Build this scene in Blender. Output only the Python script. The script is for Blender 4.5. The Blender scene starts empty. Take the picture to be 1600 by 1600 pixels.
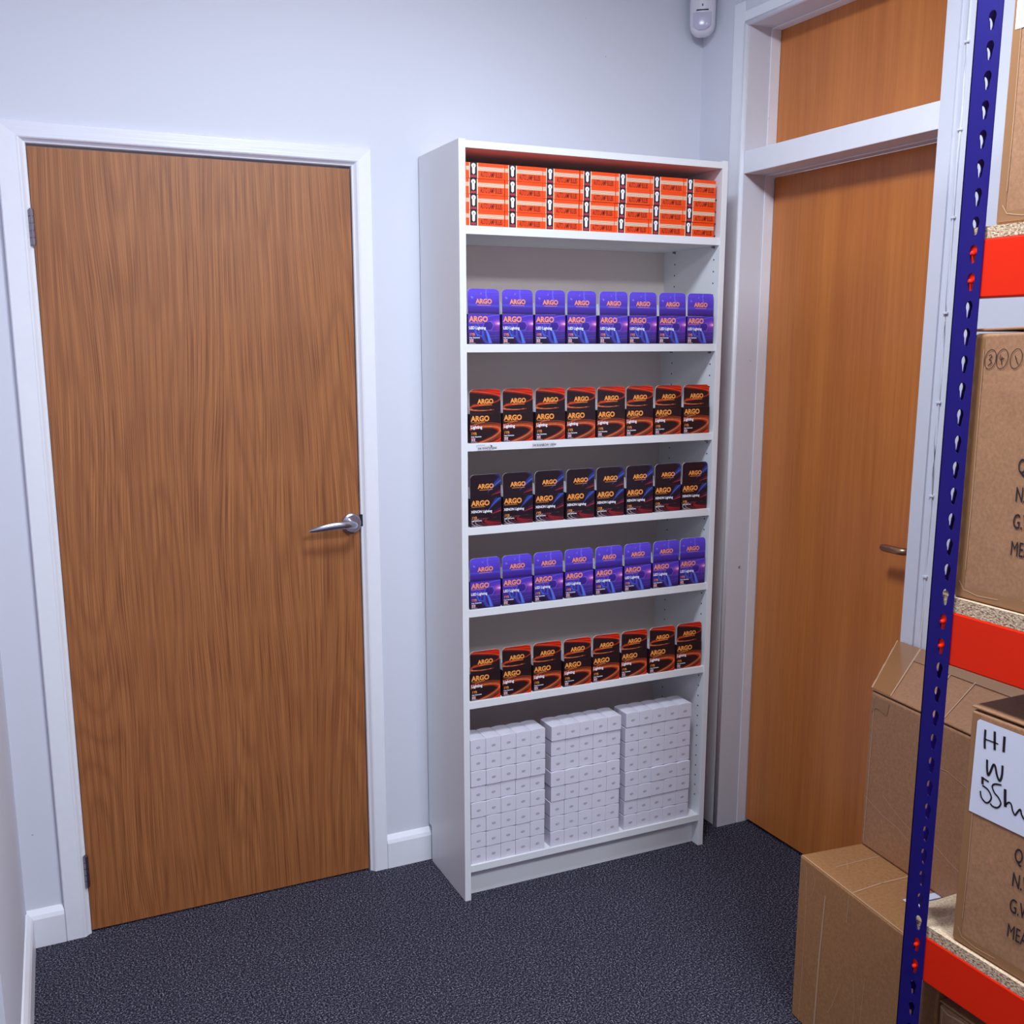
import bpy, bmesh, math, random
import numpy as np
from mathutils import Vector, Matrix
random.seed(7)
PI = math.pi
scn = bpy.context.scene
C = scn.collection

# ------------------------------------------------------------ camera, world, lights, exposure
def cam_setup():
    f, cx, cy, yaw, pitch, roll = 1615.434, 781.342, 850.401, 0.4417, -0.1911, -0.0020
    cd = bpy.data.cameras.new('camera'); cam = bpy.data.objects.new('camera', cd); C.objects.link(cam)
    fw = Vector((math.sin(yaw)*math.cos(pitch), math.cos(yaw)*math.cos(pitch), math.sin(pitch)))
    rt = Vector((math.cos(yaw), -math.sin(yaw), 0)); up = rt.cross(fw)
    r2 = rt*math.cos(roll) + up*math.sin(roll); u2 = -rt*math.sin(roll) + up*math.cos(roll)
    M = Matrix((r2, u2, -fw)).transposed().to_4x4(); M.translation = Vector((-1.0451, -2.7194, 1.5289))
    cam.matrix_world = M
    cd.sensor_width = 36; cd.sensor_fit = 'HORIZONTAL'; cd.lens = f*36/1600
    cd.shift_x = -(cx-800)/1600; cd.shift_y = (cy-800)/1600
    cd.clip_start = .02
    scn.camera = cam
cam_setup()
w = bpy.data.worlds.new('world'); scn.world = w; w.use_nodes = True
w.node_tree.nodes['Background'].inputs[0].default_value = (.75, .78, 1, 1)
w.node_tree.nodes['Background'].inputs[1].default_value = .3
def area(name, loc, size, power, col, rot=(0, 0, 0)):
    l = bpy.data.lights.new(name, 'AREA'); l.shape = 'RECTANGLE'; l.size, l.size_y = size
    l.energy = power; l.color = col
    o = bpy.data.objects.new(name, l); o.location = loc; o.rotation_euler = rot; C.objects.link(o)
    return o
area('ceiling_lamp_near_wall', (-.22, -1.28, 2.72), (.34, .34), 24, (.80, .905, 1))
area('ceiling_lamp_behind_camera', (.0, -3.0, 2.70), (.6, .6), 50, (.83, .91, 1))
area('ceiling_lamp_far_room', (-1.9, -3.9, 2.72), (.6, .6), 5, (.95, .92, 1))
scn.view_settings.view_transform = 'Standard'
scn.view_settings.look = 'None'
scn.view_settings.gamma = 1
scn.view_settings.use_curve_mapping = False
scn.view_settings.exposure = 0.56

# ------------------------------------------------------------ helpers
def lin(c):
    return tuple(((x/255)/12.92 if x/255 <= .04045 else ((x/255+.055)/1.055)**2.4) for x in c)
def mat(name, rgb, rough=.6, metal=0, spec=.5, build=None):
    m = bpy.data.materials.new(name); m.use_nodes = True
    nt = m.node_tree; b = nt.nodes['Principled BSDF']
    b.inputs['Base Color'].default_value = (*lin(rgb), 1)
    b.inputs['Roughness'].default_value = rough; b.inputs['Metallic'].default_value = metal
    b.inputs['Specular IOR Level'].default_value = spec
    if build: build(nt, b)
    return m
def N(nt, typ, **kw):
    n = nt.nodes.new(typ)
    for k, v in kw.items():
        if k in n.inputs.keys(): n.inputs[k].default_value = v
        else: setattr(n, k, v)
    return n
def coords(nt, scale, rot=(0, 0, 0)):
    tc = nt.nodes.new('ShaderNodeTexCoord'); mp = nt.nodes.new('ShaderNodeMapping')
    mp.inputs['Scale'].default_value = scale; mp.inputs['Rotation'].default_value = rot
    nt.links.new(tc.outputs['Object'], mp.inputs['Vector']); return mp.outputs['Vector']
def ramp(nt, fac, stops):
    r = nt.nodes.new('ShaderNodeValToRGB'); e = r.color_ramp.elements
    while len(e) > 1: e.remove(e[-1])
    e[0].position = stops[0][0]; e[0].color = (*lin(stops[0][1]), 1)
    for p, c in stops[1:]:
        x = e.new(p); x.color = (*lin(c), 1)
    nt.links.new(fac, r.inputs['Fac']); return r.outputs['Color']
def bump(nt, b, h, strength, dist=.001):
    bp = nt.nodes.new('ShaderNodeBump'); bp.inputs['Strength'].default_value = strength
    bp.inputs['Distance'].default_value = dist
    nt.links.new(h, bp.inputs['Height']); nt.links.new(bp.outputs['Normal'], b.inputs['Normal'])
def mixc(nt, fac, a, bcol, typ='MIX'):
    m = nt.nodes.new('ShaderNodeMix'); m.data_type = 'RGBA'; m.blend_type = typ
    for sock, v in ((m.inputs[0], fac), (m.inputs[6], a), (m.inputs[7], bcol)):
        if hasattr(v, 'links'): nt.links.new(v, sock)
        elif isinstance(v, tuple): sock.default_value = (*v, 1) if len(v) == 3 else v
        else: sock.default_value = v
    return m.outputs[2]
def mathn(nt, op, a, b=None):
    m = nt.nodes.new('ShaderNodeMath'); m.operation = op
    for s, v in ((m.inputs[0], a), (m.inputs[1], b)):
        if v is None: continue
        if hasattr(v, 'links'): nt.links.new(v, s)
        else: s.default_value = v
    return m.outputs[0]

class MB:
    def __init__(s): s.v = []; s.f = []; s.m = []; s.col = None
    def add(s, vs, fs, m=0):
        n = len(s.v); s.v += [tuple(x) for x in vs]
        for f in fs: s.f.append([n+i for i in f]); s.m.append(m)
    def box(s, a, b, m=0):
        x0, y0, z0 = [min(p, q) for p, q in zip(a, b)]; x1, y1, z1 = [max(p, q) for p, q in zip(a, b)]
        s.add([(x0,y0,z0),(x1,y0,z0),(x1,y1,z0),(x0,y1,z0),(x0,y0,z1),(x1,y0,z1),(x1,y1,z1),(x0,y1,z1)],
              [(0,3,2,1),(4,5,6,7),(0,1,5,4),(1,2,6,5),(2,3,7,6),(3,0,4,7)], m)
    def prism(s, plan, z0, z1, m=0, ztop=None):
        """plan counter-clockwise; ztop optional list of top heights"""
        n = len(plan)
        zt = ztop or [z1]*n
        s.add([(x, y, z0) for x, y in plan] + [(p[0], p[1], z) for p, z in zip(plan, zt)],
              [list(range(n))[::-1], list(range(n, 2*n))] + [(i, (i+1) % n, n+(i+1) % n, n+i) for i in range(n)], m)
    def extrude(s, pts, vec, m=0):
        """closed 3-D polygon extruded by vec"""
        n = len(pts); v = Vector(vec)
        s.add([tuple(p) for p in pts] + [tuple(Vector(p)+v) for p in pts],
              [list(range(n))[::-1], list(range(n, 2*n))] + [(i, (i+1) % n, n+(i+1) % n, n+i) for i in range(n)], m)
    def sweep(s, path, radii, seg=12, m=0, cap=True, squash=None):
        path = [Vector(p) for p in path]; rings = []
        up0 = Vector((0, 0, 1))
        for i, p in enumerate(path):
            t = (path[min(i+1, len(path)-1)] - path[max(i-1, 0)]).normalized()
            a = t.cross(up0)
            if a.length < 1e-3: a = t.cross(Vector((0, 1, 0)))
            a.normalize(); b = a.cross(t).normalized()
            ra, rb = radii[i] if isinstance(radii[i], tuple) else (radii[i], radii[i])
            rings.append([p + a*ra*math.cos(2*PI*k/seg) + b*rb*math.sin(2*PI*k/seg) for k in range(seg)])
        vs = [v for r in rings for v in r]
        fs = [(i*seg+k, i*seg+(k+1) % seg, (i+1)*seg+(k+1) % seg, (i+1)*seg+k) for i in range(len(path)-1) for k in range(seg)]
        if cap: fs += [list(range(seg))[::-1], [(len(path)-1)*seg+k for k in range(seg)]]
        s.add(vs, fs, m)
    def flat(s, O, U, V, polys, m=0, lift=0.0):
        """flat 2-D polygons on the plane O + u*U + v*V"""
        O, U, V = Vector(O), Vector(U), Vector(V); Nn = U.cross(V).normalized()*lift
        for poly in polys:
            s.add([O+U*u+V*v+Nn for u, v in poly], [list(range(len(poly)))], m)
    def ribbon(s, O, U, V, pts, wd, m=0, lift=0.0):
        O, U, V = Vector(O), Vector(U), Vector(V); Nn = U.cross(V).normalized()*lift
        P = [Vector((a, b)) for a, b in pts]; L = []; R = []
        for i, p in enumerate(P):
            t = (P[min(i+1, len(P)-1)]-P[max(i-1, 0)])
            if t.length < 1e-9: t = Vector((1, 0))
            t.normalize(); n = Vector((-t.y, t.x))
            w_ = wd[i] if isinstance(wd, (list, tuple)) else wd
            L.append(p+n*w_/2); R.append(p-n*w_/2)
        n = len(P)
        s.add([O+U*q.x+V*q.y+Nn for q in L+R], [(i+n, i+1+n, i+1, i) for i in range(n-1)], m)
    def text(s, txt, O, U, V, size, m=0, lift=0.0, sx=1.0, bold=0.0, align='LEFT'):
        me = text_mesh(txt, bold, align)
        O, U, V = Vector(O), Vector(U), Vector(V); Nn = U.cross(V).normalized()*lift
        s.add([O+U*(x*size*sx)+V*(y*size)+Nn for x, y in me[0]], me[1], m)
    def obj(s, name, mats, parent=None, bevel=0, seg=2, smooth=False, loc=None):
        me = bpy.data.meshes.new(name); me.from_pydata(s.v, [], s.f)
        if not isinstance(mats, (list, tuple)): mats = [mats]
        for m in mats: me.materials.append(m)
        me.polygons.foreach_set('material_index', s.m)
        if s.col is not None:
            ca = me.color_attributes.new('Col', 'FLOAT_COLOR', 'POINT')
            full = np.ones((len(s.v), 4), dtype=np.float32); full[:, :3] = .5
            for st, arr in s.col: full[st:st+len(arr), :3] = arr
            ca.data.foreach_set('color', full.ravel())
        me.update()
        if smooth: me.polygons.foreach_set('use_smooth', [True]*len(me.polygons))
        o = bpy.data.objects.new(name, me); C.objects.link(o)
        if parent: o.parent = parent
        if loc: o.location = loc
        if bevel:
            md = o.modifiers.new('bevel', 'BEVEL'); md.width = bevel; md.segments = seg; md.limit_method = 'ANGLE'
            md.angle_limit = math.radians(40)
        return o
_tc = {}
def text_mesh(txt, bold, align):
    k = (txt, bold, align)
    if k not in _tc:
        cu = bpy.data.curves.new('t', 'FONT'); cu.body = txt; cu.size = 1; cu.offset = bold; cu.resolution_u = 3
        cu.align_x = align
        o = bpy.data.objects.new('t', cu); C.objects.link(o)
        me = bpy.data.meshes.new_from_object(o)
        _tc[k] = ([(v.co.x, v.co.y) for v in me.vertices], [list(p.vertices) for p in me.polygons])
        bpy.data.objects.remove(o); bpy.data.meshes.remove(me); bpy.data.curves.remove(cu)
    return _tc[k]
def empty(name, loc=(0, 0, 0), rz=0, parent=None):
    o = bpy.data.objects.new(name, None); o.empty_display_size = .05; C.objects.link(o)
    o.location = loc; o.rotation_euler = (0, 0, rz)
    if parent: o.parent = parent
    return o
def tag(o, label=None, cat=None, group=None, kind=None):
    if label: o['label'] = label
    if cat: o['category'] = cat
    if group: o['group'] = group
    if kind: o['kind'] = kind
    return o
def struct(o): o['kind'] = 'structure'; return o
def copy_tree(o, parent=None):
    c = o.copy(); C.objects.link(c)
    if parent: c.parent = parent
    for ch in list(o.children): copy_tree(ch, c)
    return c
def arc(cx, cy, rx, ry, a0, a1, n=16):
    return [(cx+rx*math.cos(math.radians(a0+(a1-a0)*i/n)), cy+ry*math.sin(math.radians(a0+(a1-a0)*i/n))) for i in range(n+1)]
X, Y, Z = Vector((1, 0, 0)), Vector((0, 1, 0)), Vector((0, 0, 1))

# ------------------------------------------------------------ materials
def b_wall(nt, b):
    v = coords(nt, (1, 1, 1))
    n = N(nt, 'ShaderNodeTexNoise', Scale=60.0, Detail=4.0); nt.links.new(v, n.inputs['Vector'])
    bump(nt, b, n.outputs['Fac'], .12, .002)
    n2 = N(nt, 'ShaderNodeTexNoise', Scale=34.0, Detail=2.0); nt.links.new(v, n2.inputs['Vector'])
    sp = ramp(nt, n2.outputs['Fac'], [(0, (216, 216, 227)), (.775, (216, 216, 227)), (.80, (150, 140, 150))])
    nt.links.new(sp, b.inputs['Base Color'])
M_wall = mat('painted_wall', (216, 216, 227), .75, build=b_wall)
M_ceil = mat('ceiling_tile', (196, 190, 196), .9)
def b_gloss(nt, b):
    v = coords(nt, (1, 1, 1))
    n = N(nt, 'ShaderNodeTexNoise', Scale=18.0, Detail=5.0); nt.links.new(v, n.inputs['Vector'])
    bump(nt, b, n.outputs['Fac'], .15, .003)
    n2 = N(nt, 'ShaderNodeTexNoise', Scale=22.0, Detail=6.0, Roughness=.7); nt.links.new(v, n2.inputs['Vector'])
    c = ramp(nt, n2.outputs['Fac'], [(0, (232, 231, 240)), (.70, (238, 237, 244)), (.76, (204, 192, 192))])
    nt.links.new(c, b.inputs['Base Color'])
M_trim = mat('gloss_trim', (232, 229, 238), .38, build=b_gloss)
def b_header(nt, b):
    v = coords(nt, (3, 3, 160))
    n = N(nt, 'ShaderNodeTexNoise', Scale=1.5, Detail=3.0, Distortion=.6); nt.links.new(v, n.inputs['Vector'])
    bump(nt, b, n.outputs['Fac'], .5, .0015)
M_header = mat('painted_woodgrain', (230, 228, 240), .35, build=b_header)
def b_oak(nt, b):
    v = coords(nt, (1, 1, 1))
    sw = coords(nt, (1, 1, .15))
    d = N(nt, 'ShaderNodeTexNoise', Scale=4.2, Detail=1.0); nt.links.new(sw, d.inputs['Vector'])
    sep = nt.nodes.new('ShaderNodeSeparateXYZ'); nt.links.new(v, sep.inputs[0])
    off = mathn(nt, 'MULTIPLY', d.outputs['Fac'], .19)
    xx = mathn(nt, 'ADD', sep.outputs['X'], off)
    wv = mathn(nt, 'SINE', mathn(nt, 'MULTIPLY', xx, 250.0))
    wv2 = mathn(nt, 'MULTIPLY', mathn(nt, 'ADD', wv, 1.0), .5)
    comb = nt.nodes.new('ShaderNodeCombineXYZ')
    nt.links.new(mathn(nt, 'MULTIPLY', xx, 480.0), comb.inputs[0]); nt.links.new(mathn(nt, 'MULTIPLY', sep.outputs['Z'], 1.3), comb.inputs[2])
    fine = N(nt, 'ShaderNodeTexNoise', Scale=1.0, Detail=2.0, Roughness=.55); nt.links.new(comb.outputs[0], fine.inputs['Vector'])
    comb2 = nt.nodes.new('ShaderNodeCombineXYZ')
    nt.links.new(mathn(nt, 'MULTIPLY', xx, 700.0), comb2.inputs[0]); nt.links.new(mathn(nt, 'MULTIPLY', sep.outputs['Z'], 5.0), comb2.inputs[2])
    pore = N(nt, 'ShaderNodeTexNoise', Scale=1.0, Detail=0.0); nt.links.new(comb2.outputs[0], pore.inputs['Vector'])
    a = ramp(nt, fine.outputs['Fac'], [(.28, (146, 86, 44)), (.5, (168, 104, 57)), (.74, (180, 118, 70))])
    a = mixc(nt, mathn(nt, 'MULTIPLY', mathn(nt, 'POWER', wv2, 3.0), .42), a, lin((136, 78, 38)))
    cw = coords(nt, (1, 1, .13)); cn = N(nt, 'ShaderNodeTexNoise', Scale=5.2, Detail=1.2); nt.links.new(cw, cn.inputs['Vector'])
    ring = mathn(nt, 'POWER', mathn(nt, 'MULTIPLY', mathn(nt, 'ADD', mathn(nt, 'SINE', mathn(nt, 'MULTIPLY', cn.outputs['Fac'], 105.0)), 1.0), .5), 3.0)
    a = mixc(nt, mathn(nt, 'MULTIPLY', ring, .38), a, lin((132, 76, 38)))
    pr = ramp(nt, pore.outputs['Fac'], [(.34, (180, 150, 122)), (.50, (255, 255, 255))])
    a = mixc(nt, .6, a, pr, 'MULTIPLY')
    nt.links.new(a, b.inputs['Base Color']); bump(nt, b, fine.outputs['Fac'], .12, .0008)
M_oak = mat('oak_veneer', (172, 118, 72), .48, build=b_oak)
def b_beech(nt, b):
    v = coords(nt, (80, 80, 2.2))
    f = N(nt, 'ShaderNodeTexNoise', Scale=1.6, Detail=4.0, Roughness=.6); nt.links.new(v, f.inputs['Vector'])
    v2 = coords(nt, (14, 14, .5))
    g = N(nt, 'ShaderNodeTexNoise', Scale=1.0, Detail=2.0); nt.links.new(v2, g.inputs['Vector'])
    a = ramp(nt, f.outputs['Fac'], [(.3, (186, 104, 46)), (.55, (204, 122, 58)), (.75, (214, 134, 70))])
    a2 = ramp(nt, g.outputs['Fac'], [(.3, (178, 98, 48)), (.7, (214, 130, 62))])
    nt.links.new(mixc(nt, .5, a, a2), b.inputs['Base Color'])
M_beech = mat('red_beech_veneer', (196, 126, 74), .33, build=b_beech)
def b_carpet(nt, b):
    v = coords(nt, (1, 1, 1))
    f = N(nt, 'ShaderNodeTexNoise', Scale=225.0, Detail=3.0, Roughness=.85); nt.links.new(v, f.inputs['Vector'])
    g = N(nt, 'ShaderNodeTexNoise', Scale=9.0, Detail=2.0); nt.links.new(v, g.inputs['Vector'])
    a = ramp(nt, f.outputs['Fac'], [(.42, (20, 14, 24)), (.50, (56, 52, 66)), (.56, (100, 98, 116)), (.65, (196, 196, 214))])
    a = mixc(nt, mathn(nt, 'MULTIPLY', g.outputs['Fac'], .35), a, lin((48, 44, 58)))
    nt.links.new(a, b.inputs['Base Color']); bump(nt, b, f.outputs['Fac'], .9, .006)
M_carpet = mat('grey_carpet', (60, 58, 78), .95, spec=.1, build=b_carpet)
M_mel = mat('white_melamine', (234, 234, 238), .40)
M_melin = mat('white_backing_board', (236, 222, 215), .5)
M_dark = mat('dark_hole', (22, 18, 22), .8)
M_chrome = mat('satin_chrome', (190, 188, 200), .22, metal=1)
M_hinge = mat('steel_hinge', (150, 140, 150), .3, metal=1)
M_bronze = mat('satin_bronze', (176, 140, 112), .32, metal=1)
M_plastic = mat('white_plastic', (222, 218, 228), .35)
M_lens = mat('frosted_lens', (196, 192, 212), .2)
def b_blue(nt, b):
    v = coords(nt, (1, 1, 1)); n = N(nt, 'ShaderNodeTexNoise', Scale=500.0, Detail=1.0); nt.links.new(v, n.inputs['Vector'])
    bump(nt, b, n.outputs['Fac'], .08, .0005)
M_blue = mat('blue_powder_coat', (23, 10, 106), .5, spec=.3, build=b_blue)
M_red = mat('red_powder_coat', (232, 38, 2), .42, spec=.25, build=b_blue)
def b_chip(nt, b):
    v = coords(nt, (1, .55, 1.3))
    f = N(nt, 'ShaderNodeTexNoise', Scale=330.0, Detail=3.0, Roughness=.7); nt.links.new(v, f.inputs['Vector'])
    a = ramp(nt, f.outputs['Fac'], [(.36, (70, 42, 34)), (.45, (176, 138, 108)), (.58, (226, 200, 168)), (.7, (246, 228, 200))])
    nt.links.new(a, b.inputs['Base Color']); bump(nt, b, f.outputs['Fac'], .4, .001)
M_chip = mat('chipboard', (210, 180, 150), .8, build=b_chip)
def b_chiptop(nt, b):
    v = coords(nt, (1, 1, 1))
    f = N(nt, 'ShaderNodeTexNoise', Scale=240.0, Detail=4.0, Roughness=.6); nt.links.new(v, f.inputs['Vector'])
    nt.links.new(ramp(nt, f.outputs['Fac'], [(.35, (190, 160, 130)), (.6, (226, 200, 168)), (.75, (240, 220, 188))]), b.inputs['Base Color'])
M_chiptop = mat('chipboard_face', (220, 195, 160), .75, build=b_chiptop)
def card(name, base, dk=.9):
    def bb(nt, b):
        v = coords(nt, (1, 1, 1)); f = N(nt, 'ShaderNodeTexNoise', Scale=150.0, Detail=5.0, Roughness=.7); nt.links.new(v, f.inputs['Vector'])
        g = N(nt, 'ShaderNodeTexNoise', Scale=7.0, Detail=3.0); nt.links.new(v, g.inputs['Vector'])
        c0 = tuple(int(x*.86) for x in base); c1 = tuple(min(255, int(x*1.08)) for x in base)
        a = ramp(nt, f.outputs['Fac'], [(.3, c0), (.7, c1)])
        c2 = tuple(int(x*.88) for x in base)
        nt.links.new(mixc(nt, mathn(nt, 'MULTIPLY', g.outputs['Fac'], .5), a, lin(c2)), b.inputs['Base Color'])
        bump(nt, b, g.outputs['Fac'], .35, .012)
    return mat(name, base, .62, build=bb)
M_card = card('cardboard', (176, 126, 90))
M_card2 = card('cardboard_warm', (176, 124, 78))
M_tape = mat('brown_packing_tape', (158, 112, 74), .25)
M_tapeclr = mat('clear_tape_crease', (206, 166, 134), .25)
M_cardedge = mat('cardboard_edge', (120, 84, 64), .8)
M_ink = mat('black_ink', (40, 30, 36), .6)
M_marker = mat('marker_ink', (28, 14, 24), .45)
M_paper = mat('white_paper', (226, 226, 242), .55)
M_whitebox = mat('white_carton', (226, 222, 236), .5)
M_greyink = mat('grey_print', (96, 88, 100), .6)
M_cable = mat('white_cable', (222, 222, 234), .4)
# package print colours
P_or = mat('orange_print', (250, 76, 6), .42)
P_blk = mat('black_print', (40, 20, 28), .4)
P_cream = mat('cream_print', (255, 214, 184), .45)
P_wht = mat('white_print', (248, 246, 255), .4)
P_mar = mat('maroon_print', (88, 18, 18), .5)
P_text = mat('amber_print', (250, 158, 74), .4)
P_pink = mat('peach_print', (250, 150, 110), .4)
P_flagr = mat('red_print', (214, 60, 80), .4)
P_flagb = mat('navy_print', (44, 50, 130), .4)
def b_art(nt, b):
    a = nt.nodes.new('ShaderNodeVertexColor'); a.layer_name = 'Col'
    nt.links.new(a.outputs['Color'], b.inputs['Base Color'])
P_art = mat('printed_artwork', (80, 60, 120), .36, build=b_art)

# ------------------------------------------------------------ the room
# floor, ceiling
m = MB(); m.box((-3, -5, -.08), (1.3, .25, 0)); struct(m.obj('floor', M_carpet))
m = MB(); m.box((-3, -5, 2.75), (1.3, .25, 2.85)); struct(m.obj('ceiling', M_ceil))
dL, dR, dT = -.960, -.1854, 1.984
m = MB()
m.box((-1.3, 0, 0), (dL-.004, .12, 2.75)); m.box((dR+.004, 0, 0), (.91, .12, 2.75)); m.box((dL-.004, 0, dT+.004), (dR+.004, .12, 2.75))
struct(m.obj('wall_back', M_wall))
def XL(y, o=0): return -1.11+.038*y+o
m = MB(); m.prism([(XL(0)-.14, 0), (XL(-.817)-.14, -.817), (XL(-.817), -.817), (XL(0), 0)], 0, 2.75); struct(m.obj('wall_left', M_wall))
m = MB(); m.box((-3, -5, 0), (-2.88, .0, 2.75)); m.box((-2.88, -.12, 0), (-1.25, 0, 2.75)); struct(m.obj('wall_far_left', M_wall))
m = MB(); m.box((-3, -5.1, 0), (1.3, -5, 2.75)); struct(m.obj('wall_front', M_wall))
XW = .91; jA, jB = -.2176, -.907; zD, zT0, zT1 = 2.005, 2.066, 2.40
m = MB()
m.box((XW, 0, 0), (1.12, jA, 2.468)); m.box((XW, 0.12, 0), (1.12, 0, 2.75))
m.box((XW, 0, 2.468), (1.12, -.148, 2.75))
m.box((XW, jA, zT1), (1.12, jB, 2.468)); m.box((XW+.02, -.148, 2.468), (1.12, -5, 2.75))
m.box((XW, jB, 0), (1.12, -.945, 2.468)); m.box((XW+.006, -.945, 0), (1.12, -.960, 2.468)); m.box((XW+.002, -.960, 0), (1.12, -5, 2.468))
struct(m.obj('wall_right', M_wall))
# skirting
def skirt(name, p0, p1, nrm, top=.10, th=.016):
    p0, p1, n = Vector(p0), Vector(p1), Vector(nrm); m = MB()
    prof = [(0, 0), (th, 0), (th, top-.022), (th-.004, top-.012), (.004, top-.001), (0, top)]
    m.extrude([p0+n*a+Z*b for a, b in prof], p1-p0); return struct(m.obj(name, M_trim))
skirt('baseboard_back', (dR+.05, 0, 0), (.885, 0, 0), (0, -1, 0))
skirt('baseboard_back.001', (XL(0)+.001, 0, 0), (-1.0205, 0, 0), (0, -1, 0))
nl = Vector((1, -.038, 0)).normalized()
skirt('baseboard_left', (XL(-.0165), -.0165, 0), (XL(-.817), -.817, 0), nl)
# door 1 frame
def sweep_frame(prof_s, z0=0):
    """prof: list of (o, y) with o 0..1 scaled per side"""
    m = MB(); wl, wt, wr = .060, .0455, .050
    ring = []
    for o, y in prof_s:
        ring.append([(dL-o*wl, y, z0), (dL-o*wl, y, dT+o*wt), (dR+o*wr, y, dT+o*wt), (dR+o*wr, y, z0)])
    n = len(ring)
    vs = [p for r in ring for p in r]
    fs = [[], [], []]
    for i in range(n-1):
        for k in range(3): fs[k].append((i*4+k, i*4+k+1, (i+1)*4+k+1, (i+1)*4+k))
    return vs, fs
prof = [(-.03, .03), (-.03, -.002), (.0, -.005), (.06, -.006), (.12, -.009), (.20, -.0145), (.26, -.016), (.30, -.015), (.96, -.015), (1, -.012), (1, .0)]
vs, fs = sweep_frame(prof)
m = MB(); m.add(vs, fs[0]+fs[2], 0); n0 = len(m.v); m.add(vs, fs[1], 1)
tr = m.obj('trim_1', [M_trim, M_header]); struct(tr)
m = MB(); m.box((dR-.0045, -.0062, 1.035), (dR+.004, -.003, 1.068)); m.obj('strike_plate', M_dark, tr)
# door 1
d1 = empty('door_1'); struct(d1)
m = MB(); m.box((dL+.0035, .002, .006), (dR-.0045, .042, dT-.007)); m.obj('door_panel', M_oak, d1)
h = empty('door_handle', (-.2125, .002, 1.0445), 0, d1)
m = MB(); m.sweep([(0, 0, 0), (0, -.004, 0), (0, -.0075, 0), (0, -.009, 0)], [.0285, .0285, .027, .023], 40, 0); m.obj('rose', M_chrome, h, smooth=False)
m = MB()
pts = [(0, -.008, 0), (0, -.03, 0), (-.003, -.044, .001), (-.012, -.053, .003), (-.03, -.057, .005), (-.055, -.058, .006), (-.085, -.056, .003), (-.11, -.053, -.001), (-.128, -.050, -.0045), (-.134, -.049, -.0055)]
rr = [(.0095, .0095), (.009, .009), (.009, .0095), (.008, .010), (.007, .0105), (.006, .0105), (.0055, .0095), (.005, .0075), (.004, .005), (.001, .0015)]
m.sweep(pts, [(b_, a_) if False else (a_, b_) for a_, b_ in rr], 18, 0); o = m.obj('lever', M_chrome, h, smooth=True)
sd = o.modifiers.new('s', 'SUBSURF'); sd.levels = sd.render_levels = 2
for zc, ln in ((1.797, .080), (.180, .087)):
    m = MB()
    for k in range(5):
        a = zc-ln/2+ln*k/5; m.sweep([(0, 0, a-zc+.0008), (0, 0, a-zc+ln/5-.0008)], [.0062, .0062], 14)
    m.sweep([(0, 0, -ln/2-.002), (0, 0, ln/2+.002)], [.004, .004], 10)
    m.obj('hinge', M_hinge, d1, loc=(dL+.0015, -.0085, zc))
# door 2 with transom
d2 = empty('door_2'); struct(d2)
m = MB(); m.box((1.02, jA-.004, .012), (1.06, jB+.004, zD-.004)); m.obj('door_panel', M_beech, d2)
m = MB(); m.box((1.02, jA-.002, zT0+.002), (1.06, jB+.002, zT1-.002)); m.obj('transom_panel', M_beech, d2)
h2 = empty('door_handle', (1.02, -.845, 1.012), 0, d2)
m = MB(); m.sweep([(0, 0, 0), (-.008, 0, 0), (-.009, 0, 0)], [.026, .026, .023], 32); m.obj('rose', M_bronze, h2)
m = MB(); m.sweep([(-.008, 0, 0), (-.042, 0, 0), (-.050, .004, 0), (-.053, .014, 0), (-.053, .04, .0), (-.053, .066, 0), (-.053, .0745, 0), (-.053, .078, 0)], [.0095, .0095, .0098, .0098, .0098, .0098, .0075, .003], 16)
m.obj('lever', M_bronze, h2, smooth=True)
# trim for door 2
m = MB()
m.box((XW, jA, zD), (1.02, jB, zT0))                       # transom bar
m.box((.985, jA, 0), (1.0195, jA-.003, zD)); m.box((.985, jA, zT0), (1.0195, jA-.003, zT1)); m.box((.985, jA-.003, zD-.003), (1.0195, jB, zD))
m.box((.985, jA-.003, zT1-.003), (1.0195, jB, zT1))
m.box((XW-.003, -.150, 0), (XW+.001, -.196, 2.468))        # flat lining
m.box((XW-.003, -.196, zT1+.012), (XW+.001, -.945, zT1+.040))
m.obj('frame', M_trim, struct(empty('trim_2')), bevel=.0015)
t2 = bpy.data.objects['trim_2']
m = MB(); m.sweep([(XW-.002, -.208, 0), (XW-.002, -.208, zT1+.006)], [.0075, .0075], 12); m.sweep([(XW-.002, -.208, zT1+.006), (XW-.002, -.945, zT1+.006)], [.0075, .0075], 12)
m.obj('bead_moulding', M_trim, t2, smooth=True)
# cable with clips beside the right door frame
cb = empty('cable', (XW+.001, -.9685, 0))
m = MB(); m.sweep([(-.0008*math.sin(k*.9), .0009*math.sin(k*1.7), .02+k*.08) for k in range(31)], [.003]*31, 10); m.obj('wire', M_cable, cb, smooth=True)
for zc in (2.174, 1.993, 1.806, 1.597, 1.394, 1.175, .98, .76):
    m = MB(); m.box((-.005, -.007, -.0025), (.001, .006, .0025)); m.obj('clip', M_cable, cb, bevel=.001, loc=(0, 0, zc))
tag(cb, 'thin white cable clipped vertically beside the frame of the reddish door', 'cable')
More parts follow.
